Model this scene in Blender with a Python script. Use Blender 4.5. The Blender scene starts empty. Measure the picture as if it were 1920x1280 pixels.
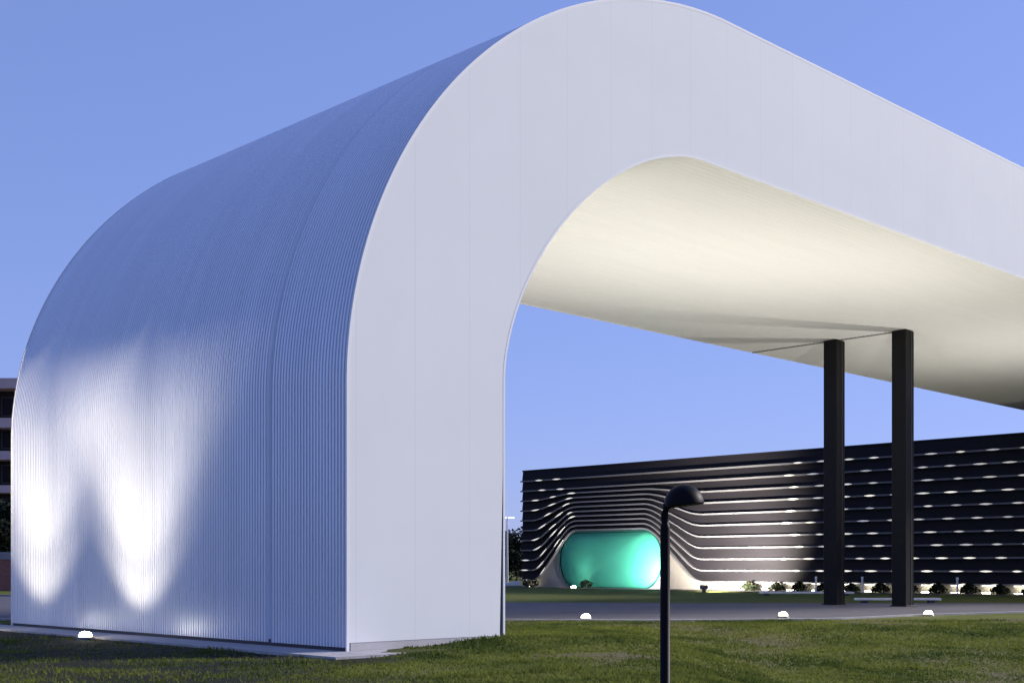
import bpy, math, random
import numpy as np
from mathutils import Vector, noise

random.seed(7)
rng = np.random.default_rng(7)
scene = bpy.context.scene
col = scene.collection
R = math.radians

# ------------------------------------------------------------------ camera
cam_d = bpy.data.cameras.new("camera")
cam = bpy.data.objects.new("camera", cam_d)
col.objects.link(cam)
cam.location = (0, 0, 1.6)
cam.rotation_euler = (R(90), 0, 0)
cam_d.sensor_width = 36
cam_d.lens = 45.71
cam_d.shift_y = 0.2198
cam_d.clip_start = 0.1
cam_d.clip_end = 8000
scene.camera = cam

# ------------------------------------------------------------------ sky and sun
SUN_AZ, SUN_EL = 66.0, 25.0          # compass angle from +Y (view direction), clockwise
world = bpy.data.worlds.new("World")
scene.world = world
world.use_nodes = True
wt = world.node_tree
bg = wt.nodes["Background"]
sky = wt.nodes.new("ShaderNodeTexSky")
sky.sky_type = 'NISHITA'
sky.sun_disc = False
sky.sun_elevation = R(SUN_EL)
sky.sun_rotation = R(SUN_AZ)
sky.air_density = 1.0
sky.dust_density = 0.3
sky.ozone_density = 6.0
sky_gamma = wt.nodes.new("ShaderNodeGamma")            # evens out the twilight sky
sky_gamma.inputs[1].default_value = 0.4
sky_tint = wt.nodes.new("ShaderNodeMix")
sky_tint.data_type = 'RGBA'; sky_tint.blend_type = 'MULTIPLY'
sky_tint.inputs[0].default_value = 1.0
sky_tint.inputs[7].default_value = (0.525, 0.58, 1.0, 1)
wt.links.new(sky.outputs[0], sky_gamma.inputs[0])
wt.links.new(sky_gamma.outputs[0], sky_tint.inputs[6])
wt.links.new(sky_tint.outputs[2], bg.inputs[0])
bg.inputs[1].default_value = 0.113

sun_d = bpy.data.lights.new("sun", 'SUN')
sun_d.energy = 1.36
sun_d.angle = R(12)
sun_d.color = (1.0, 0.93, 0.88)
sun = bpy.data.objects.new("sun", sun_d)
col.objects.link(sun)
sv = Vector((math.sin(R(SUN_AZ)) * math.cos(R(SUN_EL)), math.cos(R(SUN_AZ)) * math.cos(R(SUN_EL)), math.sin(R(SUN_EL))))
sun.rotation_euler = (-sv).to_track_quat('-Z', 'Y').to_euler()
sun.location = (40, -20, 30)

scene.view_settings.view_transform = 'Standard'
scene.view_settings.look = 'None'
scene.view_settings.exposure = 1.95
scene.view_settings.gamma = 1.0

# ------------------------------------------------------------------ helpers
class MB:
    def __init__(self):
        self.v, self.f, self.m, self.s = [], [], [], []

    def add(self, verts, faces, mat=0, smooth=False):
        o = len(self.v)
        self.v.extend([tuple(p) for p in verts])
        for f in faces:
            self.f.append(tuple(i + o for i in f))
            self.m.append(mat)
            self.s.append(smooth)

    def box(self, x0, x1, y0, y1, z0, z1, mat=0):
        v = [(x0, y0, z0), (x1, y0, z0), (x1, y1, z0), (x0, y1, z0),
             (x0, y0, z1), (x1, y0, z1), (x1, y1, z1), (x0, y1, z1)]
        self.add(v, [(0, 3, 2, 1), (4, 5, 6, 7), (0, 1, 5, 4), (1, 2, 6, 5), (2, 3, 7, 6), (3, 0, 4, 7)], mat)

    def cbox(self, x0, x1, y0, y1, z0, z1, c, mat=0):
        """upright box with chamfered vertical edges and top"""
        def ring(d, z):
            a, b, e, g = x0 + d, x1 - d, y0 + d, y1 - d
            return [(a + c, e, z), (b - c, e, z), (b, e + c, z), (b, g - c, z),
                    (b - c, g, z), (a + c, g, z), (a, g - c, z), (a, e + c, z)]
        self.loft([ring(0, z0), ring(0, z1 - c), ring(c * 0.7, z1)], mat, cap=True)

    def loft(self, rings, mat=0, cap=False, smooth=False, closed=True):
        n = len(rings[0])
        v = [p for r in rings for p in r]
        f = []
        for i in range(len(rings) - 1):
            for j in range(n if closed else n - 1):
                k = (j + 1) % n
                f.append((i * n + j, i * n + k, (i + 1) * n + k, (i + 1) * n + j))
        self.add(v, f, mat, smooth)
        if cap:
            self.add(rings[0], [tuple(reversed(range(n)))], mat)
            self.add(rings[-1], [tuple(range(n))], mat)

    def lathe(self, prof, seg=24, cx=0, cy=0, mat=0, smooth=True, cap=True):
        rings = [[(cx + r * math.cos(2 * math.pi * j / seg), cy + r * math.sin(2 * math.pi * j / seg), z) for j in range(seg)] for r, z in prof]
        self.loft(rings, mat, cap=cap, smooth=smooth)

    def tube(self, pts, radii, seg=10, mat=0, cap=True):
        pts = [Vector(p) for p in pts]
        rings = []
        for i, p in enumerate(pts):
            a = pts[max(i - 1, 0)]
            b = pts[min(i + 1, len(pts) - 1)]
            d = (b - a).normalized()
            u = d.cross(Vector((0, 0, 1))) if abs(d.z) < 0.95 else d.cross(Vector((0, 1, 0)))
            u.normalize()
            w = u.cross(d)
            rings.append([tuple(p + radii[i] * (math.cos(t) * u + math.sin(t) * w)) for t in (2 * math.pi * j / seg for j in range(seg))])
        self.loft(rings, mat, cap=cap, smooth=True)

    def build(self, name, mats, parent=None):
        me = bpy.data.meshes.new(name)
        me.from_pydata(self.v, [], self.f)
        if not isinstance(mats, (list, tuple)):
            mats = [mats]
        for m in mats:
            me.materials.append(m)
        if len(me.polygons) != len(self.f): raise ValueError(name)
        me.polygons.foreach_set("material_index", np.array(self.m, dtype=np.int32))
        me.polygons.foreach_set("use_smooth", np.array(self.s, dtype=bool))
        me.update()
        o = bpy.data.objects.new(name, me)
        col.objects.link(o)
        if parent is not None:
            o.parent = parent
        return o


def empty(name, loc, rz=0.0):
    o = bpy.data.objects.new(name, None)
    o.empty_display_size = 0.3
    col.objects.link(o)
    o.location = loc
    o.rotation_euler = (0, 0, rz)
    return o


def tag(o, label=None, cat=None, group=None, kind=None):
    if label: o["label"] = label
    if cat: o["category"] = cat
    if group: o["group"] = group
    if kind: o["kind"] = kind
    return o


def copy_tree(o, parent=None):
    c = o.copy()
    col.objects.link(c)
    if parent is not None:
        c.parent = parent
    for ch in list(o.children):
        copy_tree(ch, c)
    return c

# ------------------------------------------------------------------ materials
def mat(name, base, rough=0.6, metal=0.0, spec=0.5, var=0.0, scale=6.0, stretch=(1, 1, 1), bump=0.0, bscale=40.0, emit=None, estr=0.0, base2=None):
    m = bpy.data.materials.new(name)
    m.use_nodes = True
    nt = m.node_tree
    b = nt.nodes["Principled BSDF"]
    b.inputs["Base Color"].default_value = (*base, 1)
    b.inputs["Roughness"].default_value = rough
    b.inputs["Metallic"].default_value = metal
    b.inputs["Specular IOR Level"].default_value = spec
    if emit:
        b.inputs["Emission Color"].default_value = (*emit, 1)
        b.inputs["Emission Strength"].default_value = estr
    if var > 0 or base2 or bump > 0:
        tc = nt.nodes.new("ShaderNodeTexCoord")
        mp = nt.nodes.new("ShaderNodeMapping")
        mp.inputs["Scale"].default_value = stretch
        nt.links.new(tc.outputs["Object"], mp.inputs[0])
    if var > 0 or base2:
        nz = nt.nodes.new("ShaderNodeTexNoise")
        nz.inputs["Scale"].default_value = scale
        nz.inputs["Detail"].default_value = 6
        nz.inputs["Roughness"].default_value = 0.65
        nt.links.new(mp.outputs[0], nz.inputs["Vector"])
        cr = nt.nodes.new("ShaderNodeValToRGB")
        cr.color_ramp.elements[0].position = 0.3
        cr.color_ramp.elements[1].position = 0.7
        c2 = base2 if base2 else tuple(min(1, c * (1 + var)) for c in base)
        c1 = base if base2 else tuple(c * (1 - var) for c in base)
        cr.color_ramp.elements[0].color = (*c1, 1)
        cr.color_ramp.elements[1].color = (*c2, 1)
        nt.links.new(nz.outputs["Fac"], cr.inputs[0])
        nt.links.new(cr.outputs[0], b.inputs["Base Color"])
    if bump > 0:
        n2 = nt.nodes.new("ShaderNodeTexNoise")
        n2.inputs["Scale"].default_value = bscale
        n2.inputs["Detail"].default_value = 5
        nt.links.new(mp.outputs[0], n2.inputs["Vector"])
        bp = nt.nodes.new("ShaderNodeBump")
        bp.inputs["Strength"].default_value = bump
        bp.inputs["Distance"].default_value = 0.05
        nt.links.new(n2.outputs["Fac"], bp.inputs["Height"])
        nt.links.new(bp.outputs[0], b.inputs["Normal"])
    return m


def panel_mat(name, base, pitch, width, dark, rough, offset=0.0, axis=0, sign=1):
    """painted panel with thin vertical joints every `pitch` metres along one local axis"""
    m = mat(name, base, rough=rough, var=0.025, scale=0.35)
    nt = m.node_tree
    b = nt.nodes["Principled BSDF"]
    src = b.inputs["Base Color"].links[0].from_socket
    tc = nt.nodes.new("ShaderNodeTexCoord")
    sp = nt.nodes.new("ShaderNodeSeparateXYZ")
    nt.links.new(tc.outputs["Object"], sp.inputs[0])
    a = nt.nodes.new("ShaderNodeMath"); a.operation = 'ADD'; a.inputs[1].default_value = -offset + 1000 * pitch
    nt.links.new(sp.outputs[axis], a.inputs[0])
    md = nt.nodes.new("ShaderNodeMath"); md.operation = 'MODULO'; md.inputs[1].default_value = pitch
    nt.links.new(a.outputs[0], md.inputs[0])
    lt = nt.nodes.new("ShaderNodeMath"); lt.operation = 'LESS_THAN'; lt.inputs[1].default_value = width
    nt.links.new(md.outputs[0], lt.inputs[0])
    mx = nt.nodes.new("ShaderNodeMix"); mx.data_type = 'RGBA'
    nt.links.new(lt.outputs[0], mx.inputs[0])
    nt.links.new(src, mx.inputs[6])
    mx.inputs[7].default_value = (*dark, 1)
    nt.links.new(mx.outputs[2], b.inputs["Base Color"])
    return m


M = {}
M['ribbed'] = mat("ribbed_white_metal", (0.70, 0.735, 0.83), rough=0.33, metal=0.30, spec=0.8, var=0.05, scale=0.6, stretch=(0.25, 3.0, 0.25))
M['soffit'] = mat("soffit_white_metal", (0.79, 0.785, 0.765), rough=0.45, var=0.02, scale=0.8, stretch=(0.15, 3.0, 0.15))
M['fascia'] = panel_mat("fascia_white_panel", (0.76, 0.77, 0.77), 1.42, 0.020, (0.71, 0.715, 0.715), 0.75, offset=0.2)
M['fascia'].node_tree.nodes["Principled BSDF"].inputs["Specular IOR Level"].default_value = 0.12
M['trim'] = mat("trim_white", (0.80, 0.80, 0.81), rough=0.7, spec=0.15)
M['concrete'] = mat("pale_concrete", (0.36, 0.35, 0.36), rough=0.85, var=0.18, scale=2.5, bump=0.3, bscale=30)
M['plinth'] = mat("plinth_concrete", (0.44, 0.43, 0.44), rough=0.8, var=0.1, scale=1.6, bump=0.2, bscale=40)
M['gap'] = mat("shadow_gap_grey", (0.05, 0.05, 0.06), rough=0.7)
M['column'] = mat("black_paint", (0.0060, 0.0055, 0.0062), rough=0.5, spec=0.2, var=0.15, scale=3)
M['column_line'] = mat("column_edge_grey", (0.016, 0.015, 0.018), rough=0.45, spec=0.3)
M['lamp_black'] = mat("lamp_black_paint", (0.0018, 0.0016, 0.0034), rough=0.5, spec=0.10, var=0.2, scale=8)
M['clad'] = mat("dark_metal_cladding", (0.0095, 0.0088, 0.0112), rough=0.55, spec=0.12, var=0.2, scale=0.7, stretch=(1, 0.3, 2))
M['ledge'] = mat("ledge_aluminium", (0.115, 0.115, 0.125), rough=0.45, metal=0.0, spec=0.3, var=0.1, scale=1.0)
M['led'] = mat("glint_warm", (0.9, 0.88, 0.8), emit=(1.0, 0.90, 0.74), estr=0.26)  # glow standing in for light that catches the ledges
for _i, _e in enumerate((0.045, 0.08, 0.14, 0.24, 0.40)):
    M['led%d' % _i] = mat("glint_warm", (0.9, 0.88, 0.8), emit=(1.0, 0.91, 0.75), estr=_e)  # emission levels standing in for light that catches the ledges
ROW = {1: 1.3, 2: 0.5, 3: 0.9, 4: 2.2, 5: 1.2, 6: 0.8, 7: 1.8, 8: 1.2, 9: 2.6, 10: 3.2, 11: 2.0}
def glint_mat(k):
    v = ROW[k] + random.uniform(-0.9, 0.9)
    return M['led%d' % max(0, min(4, int(round(v))))]  # ledge glow level, standing in for caught uplight
M['glint_far'] = mat("glint_dim", (0.9, 0.88, 0.8), emit=(1.0, 0.92, 0.80), estr=0.13)
M['strip'] = mat("led_strip", (0.9, 0.88, 0.8), emit=(1.0, 0.93, 0.72), estr=3.5)
M['washer'] = mat("washer_lens", (0.9, 0.9, 0.85), emit=(1.0, 0.90, 0.66), estr=20.0)
M['base_wall'] = mat("hall_base_wall", (0.19, 0.18, 0.165), rough=0.7, var=0.12, scale=1.2)
M['portal'] = mat("turquoise_lacquer", (0.045, 0.29, 0.195), rough=0.6, spec=0.2, var=0.05, scale=1.0)
M['portal_frame'] = mat("portal_frame_green", (0.012, 0.06, 0.055), rough=0.4)
M['housing'] = mat("uplight_housing", (0.10, 0.10, 0.11), rough=0.4, metal=0.6)
M['lens'] = mat("uplight_lens", (0.9, 0.9, 0.85), emit=(1.0, 0.95, 0.82), estr=30)
M['bench'] = mat("white_bench", (0.72, 0.72, 0.76), rough=0.5, var=0.04, scale=2)
M['road'] = mat("asphalt", (0.085, 0.080, 0.095), rough=0.8, var=0.38, scale=0.8, stretch=(0.12, 1.4, 1), bump=0.2, bscale=60)
M['kerb'] = mat("kerb_stone", (0.34, 0.33, 0.33), rough=0.8, var=0.2, scale=1.2, bump=0.2)
M['soil'] = mat("soil_bed", (0.055, 0.046, 0.034), rough=0.95, var=0.4, scale=3, bump=0.5, bscale=20)
M['shrub'] = mat("shrub_leaf", (0.012, 0.017, 0.008), rough=0.8, spec=0.1, var=0.5, scale=5)
M['leaf'] = mat("tree_leaf", (0.012, 0.019, 0.012), rough=0.8, spec=0.1, var=0.5, scale=0.6)
M['bark'] = mat("bark", (0.07, 0.05, 0.035), rough=0.9, var=0.3, scale=4)
M['render'] = mat("pinkish_render", (0.50, 0.37, 0.40), rough=0.85, var=0.08, scale=0.4)
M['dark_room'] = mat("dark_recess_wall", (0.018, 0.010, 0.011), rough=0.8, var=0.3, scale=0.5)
M['glass'] = mat("dark_glass", (0.008, 0.007, 0.010), rough=0.3, spec=0.1)
M["sash"] = mat("dark_window_frame", (0.05, 0.04, 0.045), rough=0.6)
M['brick'] = mat("red_brick_wall", (0.24, 0.10, 0.085), rough=0.9, var=0.25, scale=3, stretch=(1, 1, 4), bump=0.2)
M['coping'] = mat("coping_stone", (0.22, 0.22, 0.26), rough=0.8, var=0.1, scale=1)
M['steel'] = mat("galvanised_steel", (0.62, 0.64, 0.66), rough=0.4, metal=0.3)
M['head'] = mat("street_lamp_head", (0.85, 0.86, 0.9), emit=(0.85, 0.92, 1.0), estr=0.3)

# the lens glows brightest at its crown and only warmly at its rim
_nt = M['lens'].node_tree
_b = _nt.nodes["Principled BSDF"]
_tc = _nt.nodes.new("ShaderNodeTexCoord"); _sp = _nt.nodes.new("ShaderNodeSeparateXYZ")
_nt.links.new(_tc.outputs["Object"], _sp.inputs[0])
_cr = _nt.nodes.new("ShaderNodeValToRGB")
_mr = _nt.nodes.new("ShaderNodeMapRange"); _mr.inputs["From Min"].default_value = 0.03; _mr.inputs["From Max"].default_value = 0.15
_nt.links.new(_sp.outputs[2], _mr.inputs["Value"]); _nt.links.new(_mr.outputs[0], _cr.inputs[0])
_cr.color_ramp.elements[0].color = (0.010, 0.0075, 0.0045, 1); _cr.color_ramp.elements[0].position = 0.0
_cr.color_ramp.elements[1].color = (1.0, 0.93, 0.78, 1); _cr.color_ramp.elements[1].position = 0.9
_e = _cr.color_ramp.elements.new(0.5); _e.color = (0.10, 0.085, 0.06, 1)
_nt.links.new(_cr.outputs[0], _b.inputs["Emission Color"])
_b.inputs["Emission Strength"].default_value = 40

# ------------------------------------------------------------------ site axes
TH = R(43.837)
T = Vector((math.cos(TH), math.sin(TH), 0))
S = Vector((-math.sin(TH), math.cos(TH), 0))
N0 = Vector((-3.0617, 24.079, 0))          # near corner of the arch leg
def W(t, s, h=0.0):
    return N0 + T * t + S * s + Vector((0, 0, h))

# ------------------------------------------------------------------ ground
def mound(x, y):
    z = 0.22 * math.exp(-(((x - 0.9) / 2.3) ** 2 + ((y - 26.6) / 1.9) ** 2))
    if y < 37:
        k = min(1.0, (37 - y) / 6.0)
        z += k * (0.055 * noise.noise((x * 0.35, y * 0.35, 3.1)) + 0.03 * noise.noise((x * 1.1, y * 1.1, 7.7)))
    if y < 36.5:                                   # the lawn falls away towards the viewer on the right
        k = max(0.0, min(1.0, (x - 2.0) / 4.0)); k = k * k * (3 - 2 * k)
        z -= k * 0.05 * (36.5 - y) * min(1.0, (36.5 - y) / 4.0)
    # keep the strip beside the leg level
    d = N0.xy - Vector((x, y))
    rel = Vector((x, y, 0)) - N0
    t, s = rel.dot(T), rel.dot(S)
    if -1.7 < t < 0.2 and -1.6 < s < 17:
        z = min(z, -0.01)
    if -0.2 < t < 4 and s > 0:
        z = min(z, -0.01)
    return z

def dirtness(x, y):
    a = noise.noise((x * 0.30 + 4, y * 0.22, 0.5)) + 0.5 * noise.noise((x * 0.9, y * 0.7, 9.5)) + 0.3 * noise.noise((x * 2.6, y * 2.2, 2.5))
    rel = Vector((x, y, 0)) - N0
    t, s = rel.dot(T), rel.dot(S)
    k = a - 0.34
    if t < 0.3 and t > -4.5 and s > 2:          # worn earth beside the lit wall
        k += 0.45 * math.exp(-((t + 2.0) / 1.2) ** 2)
    k += 0.75 * math.exp(-(((x - 9.0) / 5.0) ** 2 + ((y - 21.0) / 3.2) ** 2))   # bare patch lower right
    k += 0.55 * math.exp(-(((x - 1.3) / 1.4) ** 2 + ((y - 27.2) / 1.0) ** 2))
    return max(0.0, min(1.0, 0.42 + 0.85 * k))

def left_shade(x, y):
    """shade painted into the ground colour, over thin grass, along the foot of the ribbed wall and before the leg"""
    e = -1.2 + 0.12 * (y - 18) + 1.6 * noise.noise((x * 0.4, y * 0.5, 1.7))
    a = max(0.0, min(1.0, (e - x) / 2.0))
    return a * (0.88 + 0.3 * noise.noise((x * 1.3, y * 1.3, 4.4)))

xs = np.concatenate([[-3500, -1500, -600, -250, -120, -70, -48], np.arange(-36, 36.01, 0.4), [48, 70, 120, 250, 600, 1500, 3500]])
ys = np.concatenate([[-300, -60, -10, 2, 8], np.arange(11, 60.01, 0.4), [75, 100, 150, 300, 700, 1600, 5000]])
gv, gd, gw = [], [], []
for y in ys:
    for x in xs:
        fine = abs(x) <= 36 and 11 <= y <= 60
        gv.append((x, y, mound(x, y) if fine else 0.0))
        gw.append(left_shade(x, y) if fine and y < 37 else 0.0)
        gd.append(dirtness(x, y) if fine and y < 40 else 0.0)
nx = len(xs)
gf = [(j * nx + i, j * nx + i + 1, (j + 1) * nx + i + 1, (j + 1) * nx + i) for j in range(len(ys) - 1) for i in range(nx - 1)]
gme = bpy.data.meshes.new("ground")
gme.from_pydata(gv, [], gf)
att = gme.attributes.new("dirt", 'FLOAT', 'POINT')
att.data.foreach_set("value", gd)
att2 = gme.attributes.new("lawn_shade", 'FLOAT', 'POINT')
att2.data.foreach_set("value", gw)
gme.polygons.foreach_set("use_smooth", [True] * len(gf))
gm = mat("lawn", (0.075, 0.090, 0.015), rough=0.95, spec=0.1, base2=(0.125, 0.138, 0.030), scale=0.34, bump=0.6, bscale=9)
nt = gm.node_tree
gb = nt.nodes["Principled BSDF"]
src = gb.inputs["Base Color"].links[0].from_socket
an = nt.nodes.new("ShaderNodeAttribute"); an.attribute_name = "dirt"
nz = nt.nodes.new("ShaderNodeTexNoise"); nz.inputs["Scale"].default_value = 5; nz.inputs["Detail"].default_value = 6
tc = nt.nodes.new("ShaderNodeTexCoord"); nt.links.new(tc.outputs["Object"], nz.inputs["Vector"])
dr = nt.nodes.new("ShaderNodeValToRGB")
dr.color_ramp.elements[0].color = (0.075, 0.058, 0.040, 1); dr.color_ramp.elements[0].position = 0.3
dr.color_ramp.elements[1].color = (0.140, 0.112, 0.082, 1); dr.color_ramp.elements[1].position = 0.72
nt.links.new(nz.outputs["Fac"], dr.inputs[0])
mx = nt.nodes.new("ShaderNodeMix"); mx.data_type = 'RGBA'
nt.links.new(an.outputs["Fac"], mx.inputs[0]); nt.links.new(src, mx.inputs[6]); nt.links.new(dr.outputs[0], mx.inputs[7])
an2 = nt.nodes.new("ShaderNodeAttribute"); an2.attribute_name = "lawn_shade"
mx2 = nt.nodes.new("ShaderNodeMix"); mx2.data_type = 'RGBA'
nt.links.new(an2.outputs["Fac"], mx2.inputs[0]); nt.links.new(mx.outputs[2], mx2.inputs[6]); mx2.inputs[7].default_value = (0.018, 0.021, 0.014, 1)  # dark tone paints the shade on the left lawn
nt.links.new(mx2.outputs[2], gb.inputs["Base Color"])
gme.materials.append(gm)
ground = bpy.data.objects.new("ground", gme)
col.objects.link(ground)
tag(ground, kind="structure")

# road under the canopy
def near_edge(x):
    px = [-400, -30, -14, -6, 0, 4, 9.4, 13, 18, 30, 60, 400]
    py = [39, 39.5, 39.2, 38.9, 38.8, 38.2, 39.2, 42.4, 45.6, 49.5, 52.5, 53]
    return float(np.interp(x, px, py))
def far_edge(x):
    return float(np.interp(x, [-400, -30, -10, 0, 8, 30, 60, 400], [71, 71, 64, 58.5, 57.2, 57.6, 60, 60]))
rx = np.concatenate([[-400, -150, -80], np.arange(-50, 60.1, 1.0), [90, 160, 400]])
b = MB()
b.loft([[(x, near_edge(x), 0.004), (x, far_edge(x), 0.004)][::-1] for x in rx], closed=False)
tag(b.build("road", M['road']), kind="structure")
kx = [x for x in rx if -50 <= x <= 60]
b = MB()
b.loft([[(x, near_edge(x) - 0.28, -0.02), (x, near_edge(x) - 0.28, 0.055), (x, near_edge(x) - 0.01, 0.055), (x, near_edge(x) - 0.01, -0.02)] for x in kx], cap=True)
tag(b.build("kerb", M['kerb']), kind="structure")
b = MB()
b.loft([[(x, far_edge(x) + 0.01, -0.02), (x, far_edge(x) + 0.01, 0.10), (x, far_edge(x) + 0.25, 0.10), (x, far_edge(x) + 0.25, -0.02)] for x in kx if x < -8], cap=True)
tag(b.build("kerb_far", M['coping']), kind="structure")

# concrete apron round the leg
b = MB()
def apron_pt(t, s):
    p = W(t, s)
    return (p.x, p.y)
def apron_slab(t0, t1, s0, s1):
    n = 24
    top, bot = [], []
    a = [W(t0, s0), W(t1, s0), W(t1, s1), W(t0, s1)]
    b.add([(p.x, p.y, 0.035) for p in a] + [(p.x, p.y, -0.15) for p in a],
          [(0, 1, 2, 3), (0, 4, 5, 1), (1, 5, 6, 2), (2, 6, 7, 3), (3, 7, 4, 0)])
apron_slab(-1.05, -0.02, -1.1, 15.6)
apron_slab(-0.02, 4.0, -1.1, -0.02)
tag(b.build("pavement", M['concrete']), kind="structure")

# ------------------------------------------------------------------ the arched canopy
TEND = 70.0
def arch_profile(A, h0, p, t0, htop, slope, n):
    pts = [(t0, 0.10), (t0, h0 * 0.5), (t0, h0)]
    for i in range(1, n + 1):
        a = math.pi / 2 * i / n
        u = math.cos(a) ** (2 / p)
        v = math.sin(a) ** (2 / p)
        pts.append((t0 + A * (1 - u), h0 + (htop - h0) * v))
    t_a = t0 + A
    for t in list(np.linspace(t_a + 2, TEND, 30)):
        pts.append((t, htop - slope * (t - t_a)))
    return pts
OUT = arch_profile(11.5, 5.0, 1.95, 0.0, 15.05, 0.0095, 90)
INN = arch_profile(6.5, 5.5, 1.70, 4.02, 11.42, 0.0115, 70)
SLEN = 14.95

def normals(prof, side):
    ns = []
    for i in range(len(prof)):
        a = prof[max(i - 1, 0)]; c = prof[min(i + 1, len(prof) - 1)]
        d = Vector((c[0] - a[0], c[1] - a[1])).normalized()
        ns.append((-d.y * side, d.x * side))
    return ns

def ribs(pitch, depth, seams, s0, s1):
    ss = []
    n = int(round((s1 - s0) / pitch))
    for i in range(n):
        a = s0 + i * (s1 - s0) / n
        w = (s1 - s0) / n
        ss += [(a, 0.0), (a + 0.52 * w, 0.0), (a + 0.62 * w, -depth), (a + 0.90 * w, -depth)]
    ss.append((s1, 0.0))
    out = []
    for s, d in ss:
        for q in seams:
            if abs(s - q) < 0.06:
                d = min(d, -0.12)
        out.append((s, d))
    return out

def corrugated(name, prof, side, rb, m, parent):
    ns = normals(prof, side)
    rings = []
    for (t, h), (a, c) in zip(prof, ns):
        rings.append([(t + a * d, s, h + c * d) for s, d in rb])
    b = MB()
    if side > 0:
        rings = [r[::-1] for r in rings]
    b.loft(rings, closed=False)
    return b.build(name, m, parent)

arch = empty("arched_canopy", N0, TH)
tag(arch, "huge white arched canopy with ribbed metal side and curved flat front face", "canopy")
corrugated("ribbed_cladding", OUT, 1, ribs(0.1, 0.038, (2.6,), 0.0, SLEN), M['ribbed'], arch)
corrugated("soffit", INN, -1, ribs(0.2, 0.010, (), 0.0, SLEN), M['soffit'], arch)

def interp_h(prof, t):
    return float(np.interp(t, [p[0] for p in prof], [p[1] for p in prof]))
def fascia(name, s, flip):
    b = MB()
    # leg: from the plinth up to the soffit spring line, then a ribbon that follows both curves
    hs = [0.19, 2.5, 4.0] + [p[1] for p in OUT[2:] if p[1] < 15.0]
    ts = sorted(set([p[0] for p in OUT] + [p[0] for p in INN]))
    v, f = [], []
    for t in ts:
        lo = 0.19 if t < 4.02 else interp_h(INN[2:], t)
        hi = interp_h(OUT[2:], t)
        v += [(t, s, lo), (t, s, hi)]
        if abs(t - 4.02) < 1e-6:
            v += [(t, s, 5.5), (t, s, hi)]
    n = len(v) // 2
    for i in range(n - 1):
        q = (2 * i, 2 * i + 2, 2 * i + 3, 2 * i + 1)
        f.append(q[::-1] if flip else q)
    b.add(v, f)
    return b.build(name, M['fascia'], arch)
fascia("front_fascia", -0.012, False)
fascia("rear_fascia", SLEN + 0.012, True)

def rim(prof, s0, s1, ins, outs, h_start):
    ns = normals(prof, 1)
    rings = []
    for (t, h), (a, c) in zip(prof, ns):
        hh = h_start if h < 0.2 else h
        rings.append([(t + a * ins, s0, hh + c * ins), (t + a * outs, s0, hh + c * outs), (t + a * outs, s1, hh + c * outs), (t + a * ins, s1, hh + c * ins)])
    return rings
b = MB(); b.loft(rim(OUT, -0.016, 0.02, -0.05, 0.012, 0.0), cap=True); b.build("outer_edge_trim", M['trim'], arch)
b = MB(); b.loft(rim(INN, -0.016, 0.02, -0.012, 0.04, 0.0), cap=True); b.build("inner_edge_trim", M['trim'], arch)
b = MB(); b.loft(rim(OUT, SLEN - 0.02, SLEN + 0.016, -0.05, 0.012, 0.0), cap=True); b.build("rear_outer_trim", M['trim'], arch)
b = MB(); b.loft(rim(INN, SLEN - 0.02, SLEN + 0.016, -0.012, 0.04, 0.0), cap=True); b.build("rear_inner_trim", M['trim'], arch)
b = MB(); b.box(0.09, 3.95, -0.005, SLEN - 0.02, -0.2, 0.188); b.build("plinth", M['plinth'], arch)
b = MB(); b.box(0.035, 0.088, 0.03, SLEN - 0.02, -0.2, 0.16); b.build("shadow_gap", M['gap'], arch)
h1, h2 = INN[-1][1], OUT[-1][1]
b = MB(); b.box(TEND - 0.02, TEND + 0.02, 0.02, SLEN - 0.02, h1 - 0.05, h2 + 0.02); b.build("end_cap", M['fascia'], arch)
# transverse joint over the columns
hj = interp_h(INN, 33.45)
b = MB(); b.box(33.40, 33.50, 7.6, SLEN - 0.03, hj - 0.03, hj + 0.03); b.build("soffit_joint", mat("joint_grey", (0.22, 0.21, 0.20), rough=0.7), arch)

# ------------------------------------------------------------------ columns
def column(t, s, label):
    o = empty("support_column", W(t, s), TH)
    tag(o, label, "column", "black square columns under the canopy")
    h = interp_h(INN, t)
    b = MB(); w = 0.315
    b.cbox(-w, w, -w, w, 0.03, h - 0.02, 0.02); b.build("shaft", M['column'], o)
    b = MB(); b.box(-w + 0.38, -w + 0.50, -w - 0.012, -w + 0.01, 0.05, h - 0.06)
    b.box(w - 0.02, w + 0.0, -w - 0.008, -w + 0.01, 0.05, h - 0.06); b.build("edge_strip", M['column_line'], o)
    b = MB(); b.cbox(-w - 0.06, w + 0.06, -w - 0.06, w + 0.06, 0.0, 0.04, 0.01); b.build("base_plate", M['column'], o)
    return o
column(33.45, 7.56, "black square column on the right, nearer of the pair under the canopy")
column(33.45, 10.75, "black square column on the left, farther of the pair under the canopy")

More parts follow.
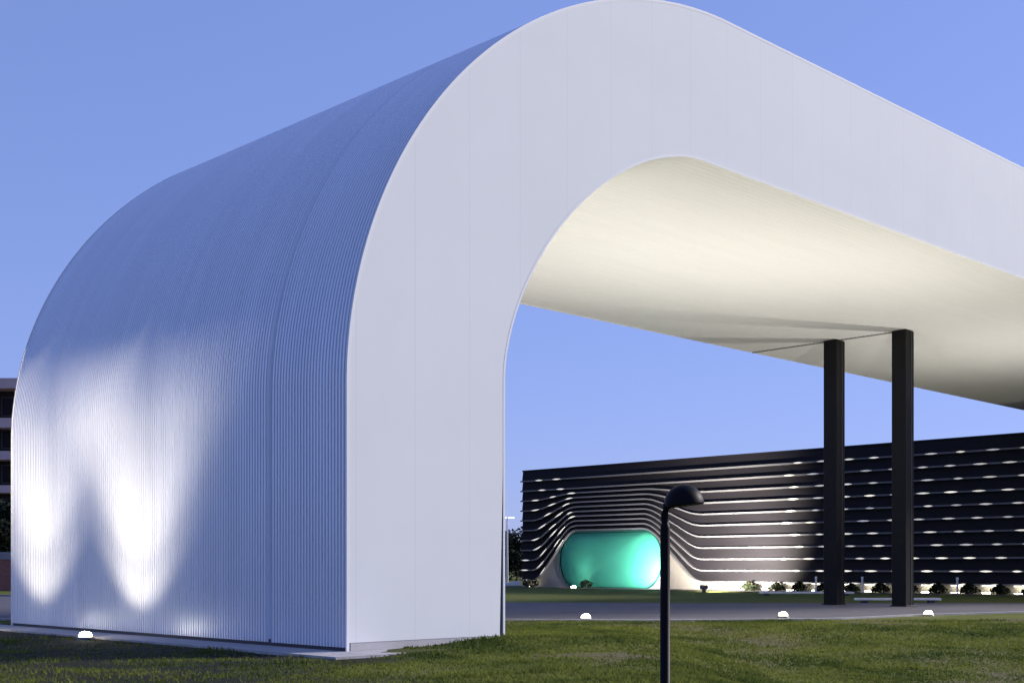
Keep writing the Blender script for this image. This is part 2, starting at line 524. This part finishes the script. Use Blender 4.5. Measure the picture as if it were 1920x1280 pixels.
# ------------------------------------------------------------------ recessed uplights
def uplight(loc, label, power, aim, angle, blend=0.8, colr=(1.0, 0.95, 0.87), group="lit ground uplights", size=0.15, lit=True):
    o = empty("ground_uplight", loc)
    tag(o, label, "ground light", group)
    b = MB(); b.lathe([(size * 1.25, -0.05), (size * 1.25, 0.015), (size * 1.1, 0.03), (size * 0.95, 0.032)], 24); b.build("housing", M['housing'], o)
    pr = [(size * 0.95, 0.025)] + [(size * math.cos(R(q)) + 0.002, 0.035 + 0.8 * size * math.sin(R(q))) for q in range(0, 91, 9)]
    b = MB(); b.lathe(pr, 32); b.build("lens", M['lens'], o)
    ld = bpy.data.lights.new("uplight_beam", 'SPOT')
    ld.energy = power; ld.spot_size = R(angle); ld.spot_blend = blend; ld.color = colr; ld.shadow_soft_size = 0.10
    l = bpy.data.objects.new("uplight_beam", ld); col.objects.link(l); l.parent = o
    l.location = (0, 0, 0.10 + size * 1.15)
    l.rotation_euler = Vector(aim).to_track_quat('-Z', 'Y').to_euler()
    return o

def aimv(dt, ds, dh):
    return T * dt + S * ds + Vector((0, 0, dh))
def wall_uplight(s, label, t=-1.35):
    """asymmetric wall washer: its reflector throws more light up the wall than at its foot"""
    o = uplight(W(t, s, 0.02), label, 118, aimv(0.62, 0, 1), 100, 0.85, (1.0, 0.86, 0.64))
    for l in list(o.children):
        if l.type == 'LIGHT':
            ld = l.data
            ld.use_nodes = True
            em = ld.node_tree.nodes["Emission"]
            fo = ld.node_tree.nodes.new("ShaderNodeLightFalloff")
            fo.inputs["Strength"].default_value = 0.45 if t > -1.5 else 0.50
            ld.node_tree.links.new(fo.outputs["Linear"], em.inputs["Strength"])
            l2 = l.copy(); l2.data = ld.copy(); col.objects.link(l2); l2.parent = o
            l2.name = "uplight_throw"
            l2.data.energy = 370; l2.data.spot_size = R(90); l2.data.spot_blend = 1.0
            l2.rotation_euler = aimv(0.06, 0, 1).to_track_quat('-Z', 'Y').to_euler()
wall_uplight(7.8, "glowing ground light on the worn earth before the ribbed wall")
wall_uplight(13.0, "glowing ground light by the far end of the ribbed wall, outside the left edge", -1.6)
CP = 600
uplight(W(14.4, 7.35, 0.02), "glowing ground light at the lawn edge left of the lamp post, leftmost on the road", CP, aimv(-0.1, 0, 1), 152, 1.0)
uplight(W(20.15, 4.2, 0.02), "glowing ground light at the lawn edge between lamp post and columns", CP, aimv(0, 0.1, 1), 152, 1.0)
uplight(W(24.7, 1.7, 0.02), "glowing ground light at the lawn edge right of the columns, rightmost of all", CP, aimv(0.1, 0.25, 1), 152, 1.0)
uplight(W(6.2, 6.0, 0.02), "added ground light under the arch, unseen behind the white leg", CP * 0.8, aimv(0.25, 0, 1), 130, 1.0)  # unseen lamp added to brighten the curve of the soffit
uplight(W(40.0, 4.0, 0.02), "glowing ground light under the canopy beyond the right edge of the view", CP * 1.6, aimv(0, 0.1, 1), 152, 1.0)

# ------------------------------------------------------------------ lamp post with half dome hood
D = 14.0
lp = empty("lamp_post", ((1247 - 960) / 2438 * D, D, 0.0))
tag(lp, "slim dark lamp post with half dome hood, unlit, in the foreground grass", "lamp post")
b = MB()
b.lathe([(0.10, -0.1), (0.10, 0.02), (0.055, 0.04), (0.053, 2.02), (0.050, 2.05), (0.042, 2.055), (0.041, 2.10)], 20)
b.build("pole", M['lamp_black'], lp)
b = MB()
b.tube([(-0.004, 0, 2.09), (-0.003, 0, 2.17), (0.012, 0, 2.245), (0.05, 0, 2.31), (0.11, 0, 2.35)], [0.041, 0.042, 0.045, 0.05, 0.05], 14)
b.build("neck", M['lamp_black'], lp)
b = MB()
dome = []
Rd = 0.215
for i in range(11):
    a = R(90) * i / 10
    dome.append((Rd * math.cos(a) + 0.002, Rd * 1.02 * math.sin(a)))
prof = [(0.0, 0.015), (Rd * 0.90, 0.012), (Rd * 0.97, -0.012), (Rd * 1.0, -0.014)] + dome
b.lathe(prof, 28, cap=False)
hood = b.build("hood", M['lamp_black'], lp)
hood.location = (0.205, 0.0, 2.268)
hood.rotation_euler = (0, R(-7), 0)
b = MB(); b.lathe([(0.001, -0.012), (Rd * 0.86, -0.008), (Rd * 0.86, 0.010)], 24)
dif = b.build("diffuser", mat("unlit_diffuser", (0.10, 0.10, 0.10), rough=0.5), lp)
dif.location = hood.location; dif.rotation_euler = hood.rotation_euler

# ------------------------------------------------------------------ dark hall with wavy ledges and turquoise portal
TF = 57.2
SR, SL = -14.0, 53.9                      # facade runs along s
hall = empty("dark_hall", W(TF, 0), TH)
tag(hall, "long black hall with lit horizontal ledges that bend over a turquoise opening", "building")
ZR, DZ = 9.08, 0.773
RA, RB, LA, LB = 35.9, 41.4, 47.9, 52.7    # ramp ends (right, left)
def sm(x):
    x = max(0.0, min(1.0, x))
    e = 0.27
    # straight ramp with rounded ends
    def f(x):
        if x < e: return x * x / (2 * e)
        if x > 1 - e: return (1 - e) - (1 - x) ** 2 / (2 * e)
        return x - e / 2
    return f(x) / (1 - e)
def lift(s):
    if s <= RA or s >= LB: return 0.0
    if s < RB: return sm((s - RA) / (RB - RA))
    if s > LA: return sm((LB - s) / (LB - LA))
    return 1.0
def ledge_z(k, s):
    flat = ZR - DZ * k
    if k < 2: return flat
    over = (ZR - DZ * 2) - (k - 2) * 0.352
    return flat + (over - flat) * lift(s)
ss = sorted(set([SR, SL] + list(np.arange(SR, 34, 2.0)) + list(np.arange(34.5, SL, 0.22))))
b = MB()
for k in range(11):
    up = [(0.0 if k == 0 else -0.012, s, ledge_z(k, s)) for s in ss]
    lo = [(-0.10, s, ledge_z(k + 1, s) + 0.02) for s in ss]
    bk = [(0.0, s, ledge_z(k + 1, s) + 0.0) for s in ss]
    b.loft([bk, lo, up], closed=False)
b.build("cladding", M['clad'], hall)
for k in range(1, 12):
    b = MB()
    rings = []
    for s in ss:
        z = ledge_z(k, s)
        th = 0.06
        rings.append([(-0.30, s, z - th), (-0.30, s, z + 0.04), (-0.005, s, z + 0.04), (-0.005, s, z - th)])
    b.loft(rings, cap=True)
    b.build("ledge", M['ledge'], hall)

PC, PB = 2.12, 2.05
P0, P1, PAx = 41.5, 48.1, 1.75
def portal_half(s):
    if s < P0: q = (P0 - s) / PAx
    elif s > P1: q = (s - P1) / PAx
    else: q = 0
    if q >= 1: return 0.0
    return PB * (1 - q ** 2.2) ** (1 / 2.0)
# wall below the lowest ledge, with the opening cut out
b = MB()
ps = sorted(set(list(np.arange(P0 - PAx, P0, 0.06)) + list(np.arange(P1, P1 + PAx, 0.06)) + [P0 - PAx, P1 + PAx]))
sw = sorted(set(ss + ps))
for s0, s1 in zip(sw[:-1], sw[1:]):
    m_ = (s0 + s1) / 2
    t0_, t1_ = ledge_z(11, s0) - 0.03, ledge_z(11, s1) - 0.03
    if m_ < P0 - PAx or m_ > P1 + PAx:
        b.add([(0, s0, -0.2), (0, s1, -0.2), (0, s1, t1_), (0, s0, t0_)], [(0, 3, 2, 1)])
    else:
        a0, a1 = portal_half(s0), portal_half(s1)
        b.add([(0, s0, PC + a0), (0, s1, PC + a1), (0, s1, t1_), (0, s0, t0_)], [(0, 3, 2, 1)])
        b.add([(0, s0, -0.2), (0, s1, -0.2), (0, s1, PC - a1), (0, s0, PC - a0)], [(0, 3, 2, 1)])
b.build("base_wall", M['base_wall'], hall)
b = MB()
b.box(0.01, 30, SR, SL - 0.01, 4.6, ZR - 0.02)
b.box(4.0, 30, SR, SL - 0.01, -0.2, 4.599)
b.box(0.01, 3.999, SR, 38.0, -0.2, 4.599)
b.box(0.01, 3.999, 51.0, SL - 0.01, -0.2, 4.599)
b.build("wall", M['clad'], hall)
b = MB(); b.box(-0.06, 30.1, SR - 0.05, SL + 0.03, ZR, ZR + 0.10); b.build("roof", M['clad'], hall)
# portal: a shell of rounded section with a back wall
def outline(grow=0.0, n=48):
    pts = []
    for i in range(n):
        a = math.pi * i / (n - 1)
        c, s_ = math.cos(a), math.sin(a)
        pts.append((P1 + (PAx + grow) * max(0.0, math.sin(a)) ** (2 / 2.2), PC + (PB + grow) * math.copysign(abs(c) ** 1.0, c)))
    for i in range(n):
        a = math.pi * i / (n - 1)
        c = math.cos(a)
        pts.append((P0 - (PAx + grow) * max(0.0, math.sin(a)) ** (2 / 2.2), PC - (PB + grow) * c))
    return pts
o1 = outline()
PCX = (P0 + P1) / 2
b = MB()
rings = []
for i in range(13):
    q = i / 12
    k = math.cos(q * math.pi / 2) if i < 12 else 0.001
    rings.append([(0.12 - 0.42 * math.sin(q * math.pi / 2) ** 0.9, PCX + (s - PCX) * k, PC + (z - PC) * k) for s, z in o1])
b.loft(rings, smooth=True, cap=False)
po = b.build("portal", M['portal'], hall)
b = MB()
og, oi = outline(0.10), outline(0.0)
b.loft([[(-0.03, s, z) for s, z in oi], [(-0.07, s, z) for s, z in oi], [(-0.07, s, z) for s, z in og], [(-0.03, s, z) for s, z in og]])
b.build("portal_frame", M['portal_frame'], po)

# glowing dashes put in for uplight beams catching the ledges
glints = []
for k in range(1, 12):
    s = 13.6 + random.uniform(0, 1.8) - 28
    while s < SL - 0.5:
        s += 1.85 + random.uniform(-0.12, 0.12)
        on_ramp = (LA < s < LB) and k > 4
        if 29.5 < s < LA + 0.3: continue
        if s > LB and k < 9: continue
        if s < 12.0: continue
        if s > SL - 0.45: continue
        glints.append((k, s, on_ramp))
glints.sort(key=lambda q: q[1])
def glint_mesh(b, k, s):
    hw = 0.27 + 0.16 * abs(math.sin(s * 7.3 + k))
    rings = []
    for q, g in ((-1, 0.15), (-0.6, 0.6), (-0.25, 1.0), (0.25, 1.0), (0.6, 0.6), (1, 0.15)):
        z = ledge_z(k, s + q * hw) - 0.008
        rings.append([(-0.325, s + q * hw, z - 0.05 * g), (-0.325, s + q * hw, z + 0.05 * g), (-0.302, s + q * hw, z + 0.05 * g), (-0.302, s + q * hw, z - 0.05 * g)])
    b.loft(rings, cap=True)
for k, s, r_ in glints[:100]:
    b = MB(); glint_mesh(b, k, s)
    b.build("ledge_glow", glint_mat(k), hall)
b = MB()
for k, s, r_ in glints[100:]:
    glint_mesh(b, k, s)
lo = b.build("ledge_glow", M['led2'], hall)  # middle glow level, standing in for uplight on the ledges
tag(lo, kind="stuff")
# light strip under the lowest ledge washing the base wall
for k_s in np.arange(13.4, 35.5, 1.9):
    b = MB(); b.cbox(-0.24, -0.12, k_s - 0.5, k_s + 0.5, ZR - DZ * 11 - 0.085, ZR - DZ * 11 - 0.05, 0.01)
    b.build("wash_light", M['strip'], hall)

for i_, k_s in enumerate(list(np.arange(13.55, 34.0, 1.9)) + [52.6]):
    o = empty("ground_washer", W(TF - 0.42, k_s, 0.03), TH)
    tag(o, "small glowing washer between the shrubs at the foot of the dark hall" if k_s < 40 else "single glowing washer at the far left corner of the dark hall", "ground light", "glowing washers along the foot of the dark hall")
    b = MB(); b.cbox(-0.09, 0.09, -0.26, 0.26, -0.05, 0.05, 0.01); b.build("housing", M['housing'], o)
    b = MB(); b.cbox(-0.06, 0.06, -0.22, 0.22, 0.051, 0.075, 0.006); b.build("lens", M['washer'], o)

# floodlight on the lawn that lights the wavy part of the facade
fl = empty("floodlight", W(TF - 6.5, 31.0), TH)
tag(fl, "small lit floodlight on the bank in front of the dark hall", "floodlight")
b = MB(); b.box(-0.16, 0.16, -0.04, 0.04, 0.0, 0.22); b.cbox(-0.18, 0.18, -0.2, 0.2, -0.05, 0.03, 0.01); b.build("bracket", M['housing'], fl)
b = MB(); b.cbox(-0.14, 0.14, -0.22, 0.22, 0.20, 0.46, 0.02); b.build("housing", M['housing'], fl)
b = MB(); b.box(0.142, 0.16, -0.18, 0.18, 0.24, 0.42); b.build("lens", M['lens'], fl)
ld = bpy.data.lights.new("flood_beam", 'SPOT'); ld.energy = 12500; ld.spot_size = R(100); ld.spot_blend = 1.0; ld.color = (1.0, 0.90, 0.76); ld.shadow_soft_size = 0.1
l = bpy.data.objects.new("flood_beam", ld); col.objects.link(l); l.parent = fl; l.location = (0.25, 0, 0.4)
l.rotation_euler = Vector((1, 0.35, 0.45)).to_track_quat('-Z', 'Y').to_euler()

uplight(W(TF - 1.5, 38.35, 0.0), "glowing ground light beside the turquoise opening, behind the lamp post", 2500, aimv(0.70, 3.0, 1.5), 92, 1.0, (1.0, 0.98, 0.95), size=0.09)

uplight(W(TF - 1.6, 46.9, 0.0), "glowing ground light at the foot of the turquoise opening, left of the dark bush", 30, aimv(0.5, 0.2, 1.0), 80, 1.0, (1.0, 0.98, 0.95), size=0.2)

# planting bed
b = MB()
b.add([(-3.4, SR, 0.03), (-0.01, SR, 0.03), (-0.01, SL + 1, 0.03), (-3.4, SL + 1, 0.03)], [(0, 1, 2, 3)])
bed = b.build("soil_bed", M['soil'])
bed.location = W(TF, 0); bed.rotation_euler = (0, 0, TH)
tag(bed, kind="structure")

# ------------------------------------------------------------------ vegetation
def leaf_cloud(b, centre, rad, n, size, shape='ball', mat_i=0):
    for _ in range(n):
        while True:
            p = Vector((random.uniform(-1, 1), random.uniform(-1, 1), random.uniform(-1, 1)))
            if 0.15 < p.length < 1: break
        if shape == 'cone':
            k = (p.z + 1) / 2
            p.x *= 1 - 0.85 * k; p.y *= 1 - 0.85 * k
        c = Vector(centre) + Vector((p.x * rad[0], p.y * rad[1], p.z * rad[2]))
        u = Vector((random.gauss(0, 1), random.gauss(0, 1), random.gauss(0, 0.6))).normalized()
        w = u.cross(Vector((random.gauss(0, 1), random.gauss(0, 1), random.gauss(0, 1)))).normalized()
        q = size * random.uniform(0.6, 1.3)
        b.add([c - u * q, c + w * q * 0.5, c + u * q, c - w * q * 0.5], [(0, 1, 2, 3)], mat_i)

def shrub(name, loc, h, w, label, group=None, shape='cone', n=420):
    o = empty(name, loc)
    tag(o, label, "shrub", group)
    b = MB()
    for j in range(4):
        a = random.uniform(0, 6.28)
        b.tube([(0, 0, -0.05), (0.3 * w * math.cos(a), 0.3 * w * math.sin(a), h * 0.5), (0.4 * w * math.cos(a), 0.4 * w * math.sin(a), h * 0.8)], [0.025, 0.018, 0.008], 5)
    b.build("stem", M['bark'], o)
    b = MB(); leaf_cloud(b, (0, 0, h * 0.5), (w, w, h * 0.5), n, 0.10, shape); b.build("foliage", M['shrub'], o)
    return o
sh = None
i = 0
for s in np.arange(12.6, 33.5, 1.9):
    shrub("shrub", W(TF - 0.75 + random.uniform(-.1, .1), s + random.uniform(-0.12, 0.12), 0.02), random.uniform(0.55, 0.72), random.uniform(0.75, 0.9),
          "small dark cone shrub in the row against the lit base of the dark hall", "shrubs along the foot of the dark hall")
shrub("shrub", W(TF - 1.0, 46.2, 0.02), 0.6, 0.5, "dark round bush silhouetted before the turquoise opening", shape='ball', n=260)
shrub("shrub", W(TF - 1.0, 52.0, 0.02), 0.7, 0.7, "low dark bush left of the turquoise opening at the hall corner", shape='ball', n=300)

def tree(loc, h, w, label, seed, group="distant trees behind the arch", dens=1.3, trunk_h=0.14):
    random.seed(seed)
    o = empty("tree", loc)
    tag(o, label, "tree", group)
    b = MB()
    r0 = h * 0.022
    b.tube([(0, 0, -0.1), (0.02 * h, 0, h * trunk_h * 0.6), (0, 0.01 * h, h * trunk_h), (0.01 * h, 0, h * 0.7)], [r0, r0 * 0.8, r0 * 0.65, r0 * 0.25], 8)
    tips = []
    for j in range(7):
        a = j * 0.9 + random.uniform(-.3, .3)
        z0 = h * random.uniform(trunk_h * 0.8, 0.55)
        l_ = w * random.uniform(0.45, 0.85)
        tip = (l_ * math.cos(a), l_ * math.sin(a), min(h * 0.92, z0 + h * random.uniform(0.12, 0.35)))
        b.tube([(0, 0, z0), (tip[0] * .5, tip[1] * .5, z0 + (tip[2] - z0) * .35), tip], [r0 * 0.5, r0 * 0.3, r0 * 0.1], 6)
        tips.append(tip)
    tips.append((0, 0, h * 0.85)); tips.append((0, 0, h * 0.55)); tips.append((w * .4, 0, h * 0.3)); tips.append((-w * .4, 0, h * 0.3))
    b.build("trunk", M['bark'], o)
    b = MB()
    for tp in tips:
        for q in range(3):
            c = (tp[0] + random.uniform(-.25, .25) * w, tp[1] + random.uniform(-.25, .25) * w, tp[2] + random.uniform(-.1, .1) * h)
            k = random.uniform(0.32, 0.48)
            leaf_cloud(b, c, (w * k, w * k, h * k * 0.42), int(150 * dens), h * 0.035)
    b.build("crown", M['leaf'], o)
    return o
def at(px, d):
    return Vector(((px - 960) / 2438 * d, d, 0))
tree(at(968, 150), 5.6, 4.2, "dark low tree beside the corner of the dark hall", 11)
tree(at(925, 155), 6.3, 3.6, "dark tree behind the arch leg, left of the white street lamp", 12)
tree(at(1010, 160), 5.6, 3.6, "dark tree hidden behind the corner of the dark hall", 13)
tree(at(870, 165), 7.0, 4.0, "taller dark tree in the gap behind the arch leg", 14)
for i_, (px, d, h) in enumerate([(8, 98, 6.4), (40, 100, 7.0), (-45, 97, 6.2)]):
    tree(at(px, d), h, 3.6, ["dark bushy tree under the balcony building at the left edge",
                             "dark bushy tree hidden behind the far end of the ribbed wall",
                             "dark bushy tree outside the left edge before the balcony building"][i_], 20 + i_, "dark trees before the balcony building", 1.4, 0.15)
random.seed(99)

# ------------------------------------------------------------------ low white benches on the far side of the road
def bench(c, length, d, label):
    o = empty("low_bench", c)
    tag(o, label, "bench", "low white benches by the road")
    b = MB(); b.cbox(-length / 2, length / 2, -0.22, 0.22, 0.13, 0.22, 0.02); b.build("seat", M['bench'], o)
    for x in (-length / 2 + 0.4, length / 2 - 0.4):
        b = MB(); b.box(x - 0.12, x + 0.12, -0.16, 0.16, 0.0, 0.128); b.build("foot", M['gap'], o)
bench((at(1683, 57.6)), 3.75, 0, "long low white bench behind the right column at the road edge")
bench((at(1512, 72.0)) + Vector((0, 0, 0.0)), 5.2, 0, "long low white bench on the grass behind the left column")

# slim bollards in front of the hall
for i_, px in enumerate([1530, 1617, 1795]):
    s_, d_ = None, None
    r = (px - 960) / 2438
    base = W(TF - 1.5, 0)
    s_ = (r * base.y - base.x) / (S.x - r * S.y)
    o = empty("bollard", W(TF - 1.5, s_, 0.0))
    tag(o, ["slim pale bollard before the hall, left of the left column", "slim pale bollard before the hall, between the two columns", "slim pale bollard before the hall, right of the right column"][i_], "bollard", "slim bollards along the dark hall")
    b = MB(); b.lathe([(0.06, -0.05), (0.06, 0.86)], 12); b.build("post", M['steel'], o)
    b = MB(); b.lathe([(0.075, 0.861), (0.075, 0.97), (0.05, 1.0)], 12); b.build("cap", M['steel'], o)

# ------------------------------------------------------------------ street lamp far behind
sl = empty("street_lamp", at(951, 118))
tag(sl, "slim white street lamp with a flat double head seen past the arch leg", "street lamp")
b = MB(); b.lathe([(0.12, -0.1), (0.11, 0.4), (0.06, 5.95), (0.05, 6.02)], 12); b.build("pole", M['steel'], sl)
b = MB(); b.tube([(-0.35, 0, 6.05), (0, 0, 6.02), (0.35, 0, 6.05)], [0.035, 0.045, 0.035], 8); b.build("arm", M['steel'], sl)
for x in (-0.36, 0.36):
    b = MB(); b.cbox(x - 0.3, x + 0.3, -0.14, 0.14, 5.98, 6.13, 0.03); b.build("lamp_head", M['head'], sl)

# pale block by the hall corner
b = MB(); b.loft([[(-1.0, -.4, -.05), (0.9, -.4, -.05), (0.9, .4, -.05), (-1.0, .4, -.05)], [(-.85, -.32, .18), (.8, -.32, .42), (.8, .32, .42), (-.85, .32, .18)]], cap=True)
o = b.build("kerb_block", M['bench']); o.location = at(958, 112)
tag(o, "low pale stone block on the grass by the hall corner", "stone block")

# ------------------------------------------------------------------ balcony building at the left edge
bb = empty("balcony_building", (-58.0, 114.0, 0))
tag(bb, "pinkish balcony building with dark open storeys at the left edge", "building")
X0, X1, Y0, Y1 = -26.0, 17.5, 0.0, 12.0
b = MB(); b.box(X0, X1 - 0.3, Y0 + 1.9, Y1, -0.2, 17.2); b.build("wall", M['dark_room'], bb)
for i_, (za, zb) in enumerate([(8.1, 8.75), (11.0, 11.75), (13.8, 14.65)]):
    b = MB(); b.box(X0, X1, Y0, Y0 + 1.9 - 0.004, za, zb); b.build("balcony", M['render'], bb)
b = MB(); b.box(X0, X1, Y0, Y0 + 1.9 - 0.004, 5.2, 5.9); b.build("balcony", M['render'], bb)
b = MB(); b.box(X0 - .2, X1 + .2, Y0 - .25, Y1 + .2, 17.21, 18.1); b.build("roof", M['render'], bb)
for x in np.arange(X0 + 0.5, X1, 4.1):
    b = MB(); b.box(x - 0.3, x + 0.3, Y0 + 0.05, Y0 + 0.5, -0.2, 17.2); b.build("pillar", M['render'], bb)
for z in (3.0, 6.0, 9.0, 12.1, 15.0):
    for x in np.arange(X0 + 2.5, X1 - 1, 4.1):
        f_ = MB(); f_.box(x - 0.9, x + 0.9, Y0 + 1.86, Y0 + 1.898, z, z + 1.7); w_ = f_.build("window", M['sash'], bb)
        g_ = MB(); g_.box(x - 0.8, x + 0.8, Y0 + 1.835, Y0 + 1.859, z + 0.1, z + 1.6); g_.build("pane", M['glass'], w_)

bw = empty("boundary_wall", (-40, 88, 0))
tag(bw, "low red brick boundary wall with grey coping at the left edge", "wall")
b = MB(); b.box(-28, 13, -0.15, 0.15, -0.2, 2.1); b.build("brick_face", M['brick'], bw)
b = MB(); b.box(-28.1, 13.1, -0.22, 0.22, 2.1, 2.6); b.build("coping", M['coping'], bw)

# ------------------------------------------------------------------ grass blades
gb_v, gb_f = [], []
cnt = 0
def blade(x, y, z, h):
    global cnt
    a = random.uniform(0, 6.283)
    w = random.uniform(0.008, 0.018) * (1 + y / 40)
    dx, dy = math.cos(a) * w, math.sin(a) * w
    lx, ly = random.gauss(0, 0.5) * h, random.gauss(0, 0.5) * h
    gb_v.extend([(x - dx, y - dy, z - 0.01), (x + dx, y + dy, z - 0.01), (x + lx, y + ly, z + h)])
    gb_f.append((cnt, cnt + 1, cnt + 2)); cnt += 3
tries = 0
while tries < 240000:
    tries += 1
    y = 15.5 + 23.5 * random.random() ** 1.1
    x = random.uniform(-0.43, 0.43) * y
    rel = Vector((x, y, 0)) - N0
    t, s = rel.dot(T), rel.dot(S)
    if (-1.06 < t < 4.1 and -1.12 < s < 15.8) and (s > -0.05 or mound(x, y) < 0.05): continue
    if y > near_edge(x) - 0.3: continue
    d = dirtness(x, y)
    if random.random() < min(0.97, d * 1.05): continue
    if random.random() < 0.9 * left_shade(x, y): continue  # fewer blades where the shade is painted
    h = random.uniform(0.018, 0.046) * (1.2 - 0.5 * d)
    if noise.noise((x * 0.8, y * 0.8, 5.0)) > 0.35: h *= 1.7
    blade(x, y, mound(x, y), h)
me = bpy.data.meshes.new("grass")
me.from_pydata(gb_v, [], gb_f)
grm = mat("grass_blade", (0.050, 0.080, 0.016), rough=0.8, spec=0.15, base2=(0.168, 0.190, 0.038), scale=0.34)
grm.node_tree.nodes["Color Ramp"].color_ramp.elements[0].position = 0.38
grm.node_tree.nodes["Color Ramp"].color_ramp.elements[1].position = 0.60
gnt = grm.node_tree
gpb = gnt.nodes["Principled BSDF"]
tl = gnt.nodes.new("ShaderNodeBsdfTranslucent")
ms = gnt.nodes.new("ShaderNodeMixShader"); ms.inputs[0].default_value = 0.45
gnt.links.new(gpb.inputs["Base Color"].links[0].from_socket, tl.inputs[0])
gnt.links.new(gpb.outputs[0], ms.inputs[1]); gnt.links.new(tl.outputs[0], ms.inputs[2])
gnt.links.new(ms.outputs[0], gnt.nodes["Material Output"].inputs[0])
me.materials.append(grm)
gr = bpy.data.objects.new("grass", me); col.objects.link(gr)
tag(gr, "short rough grass covering the foreground lawn", "grass", kind="stuff")
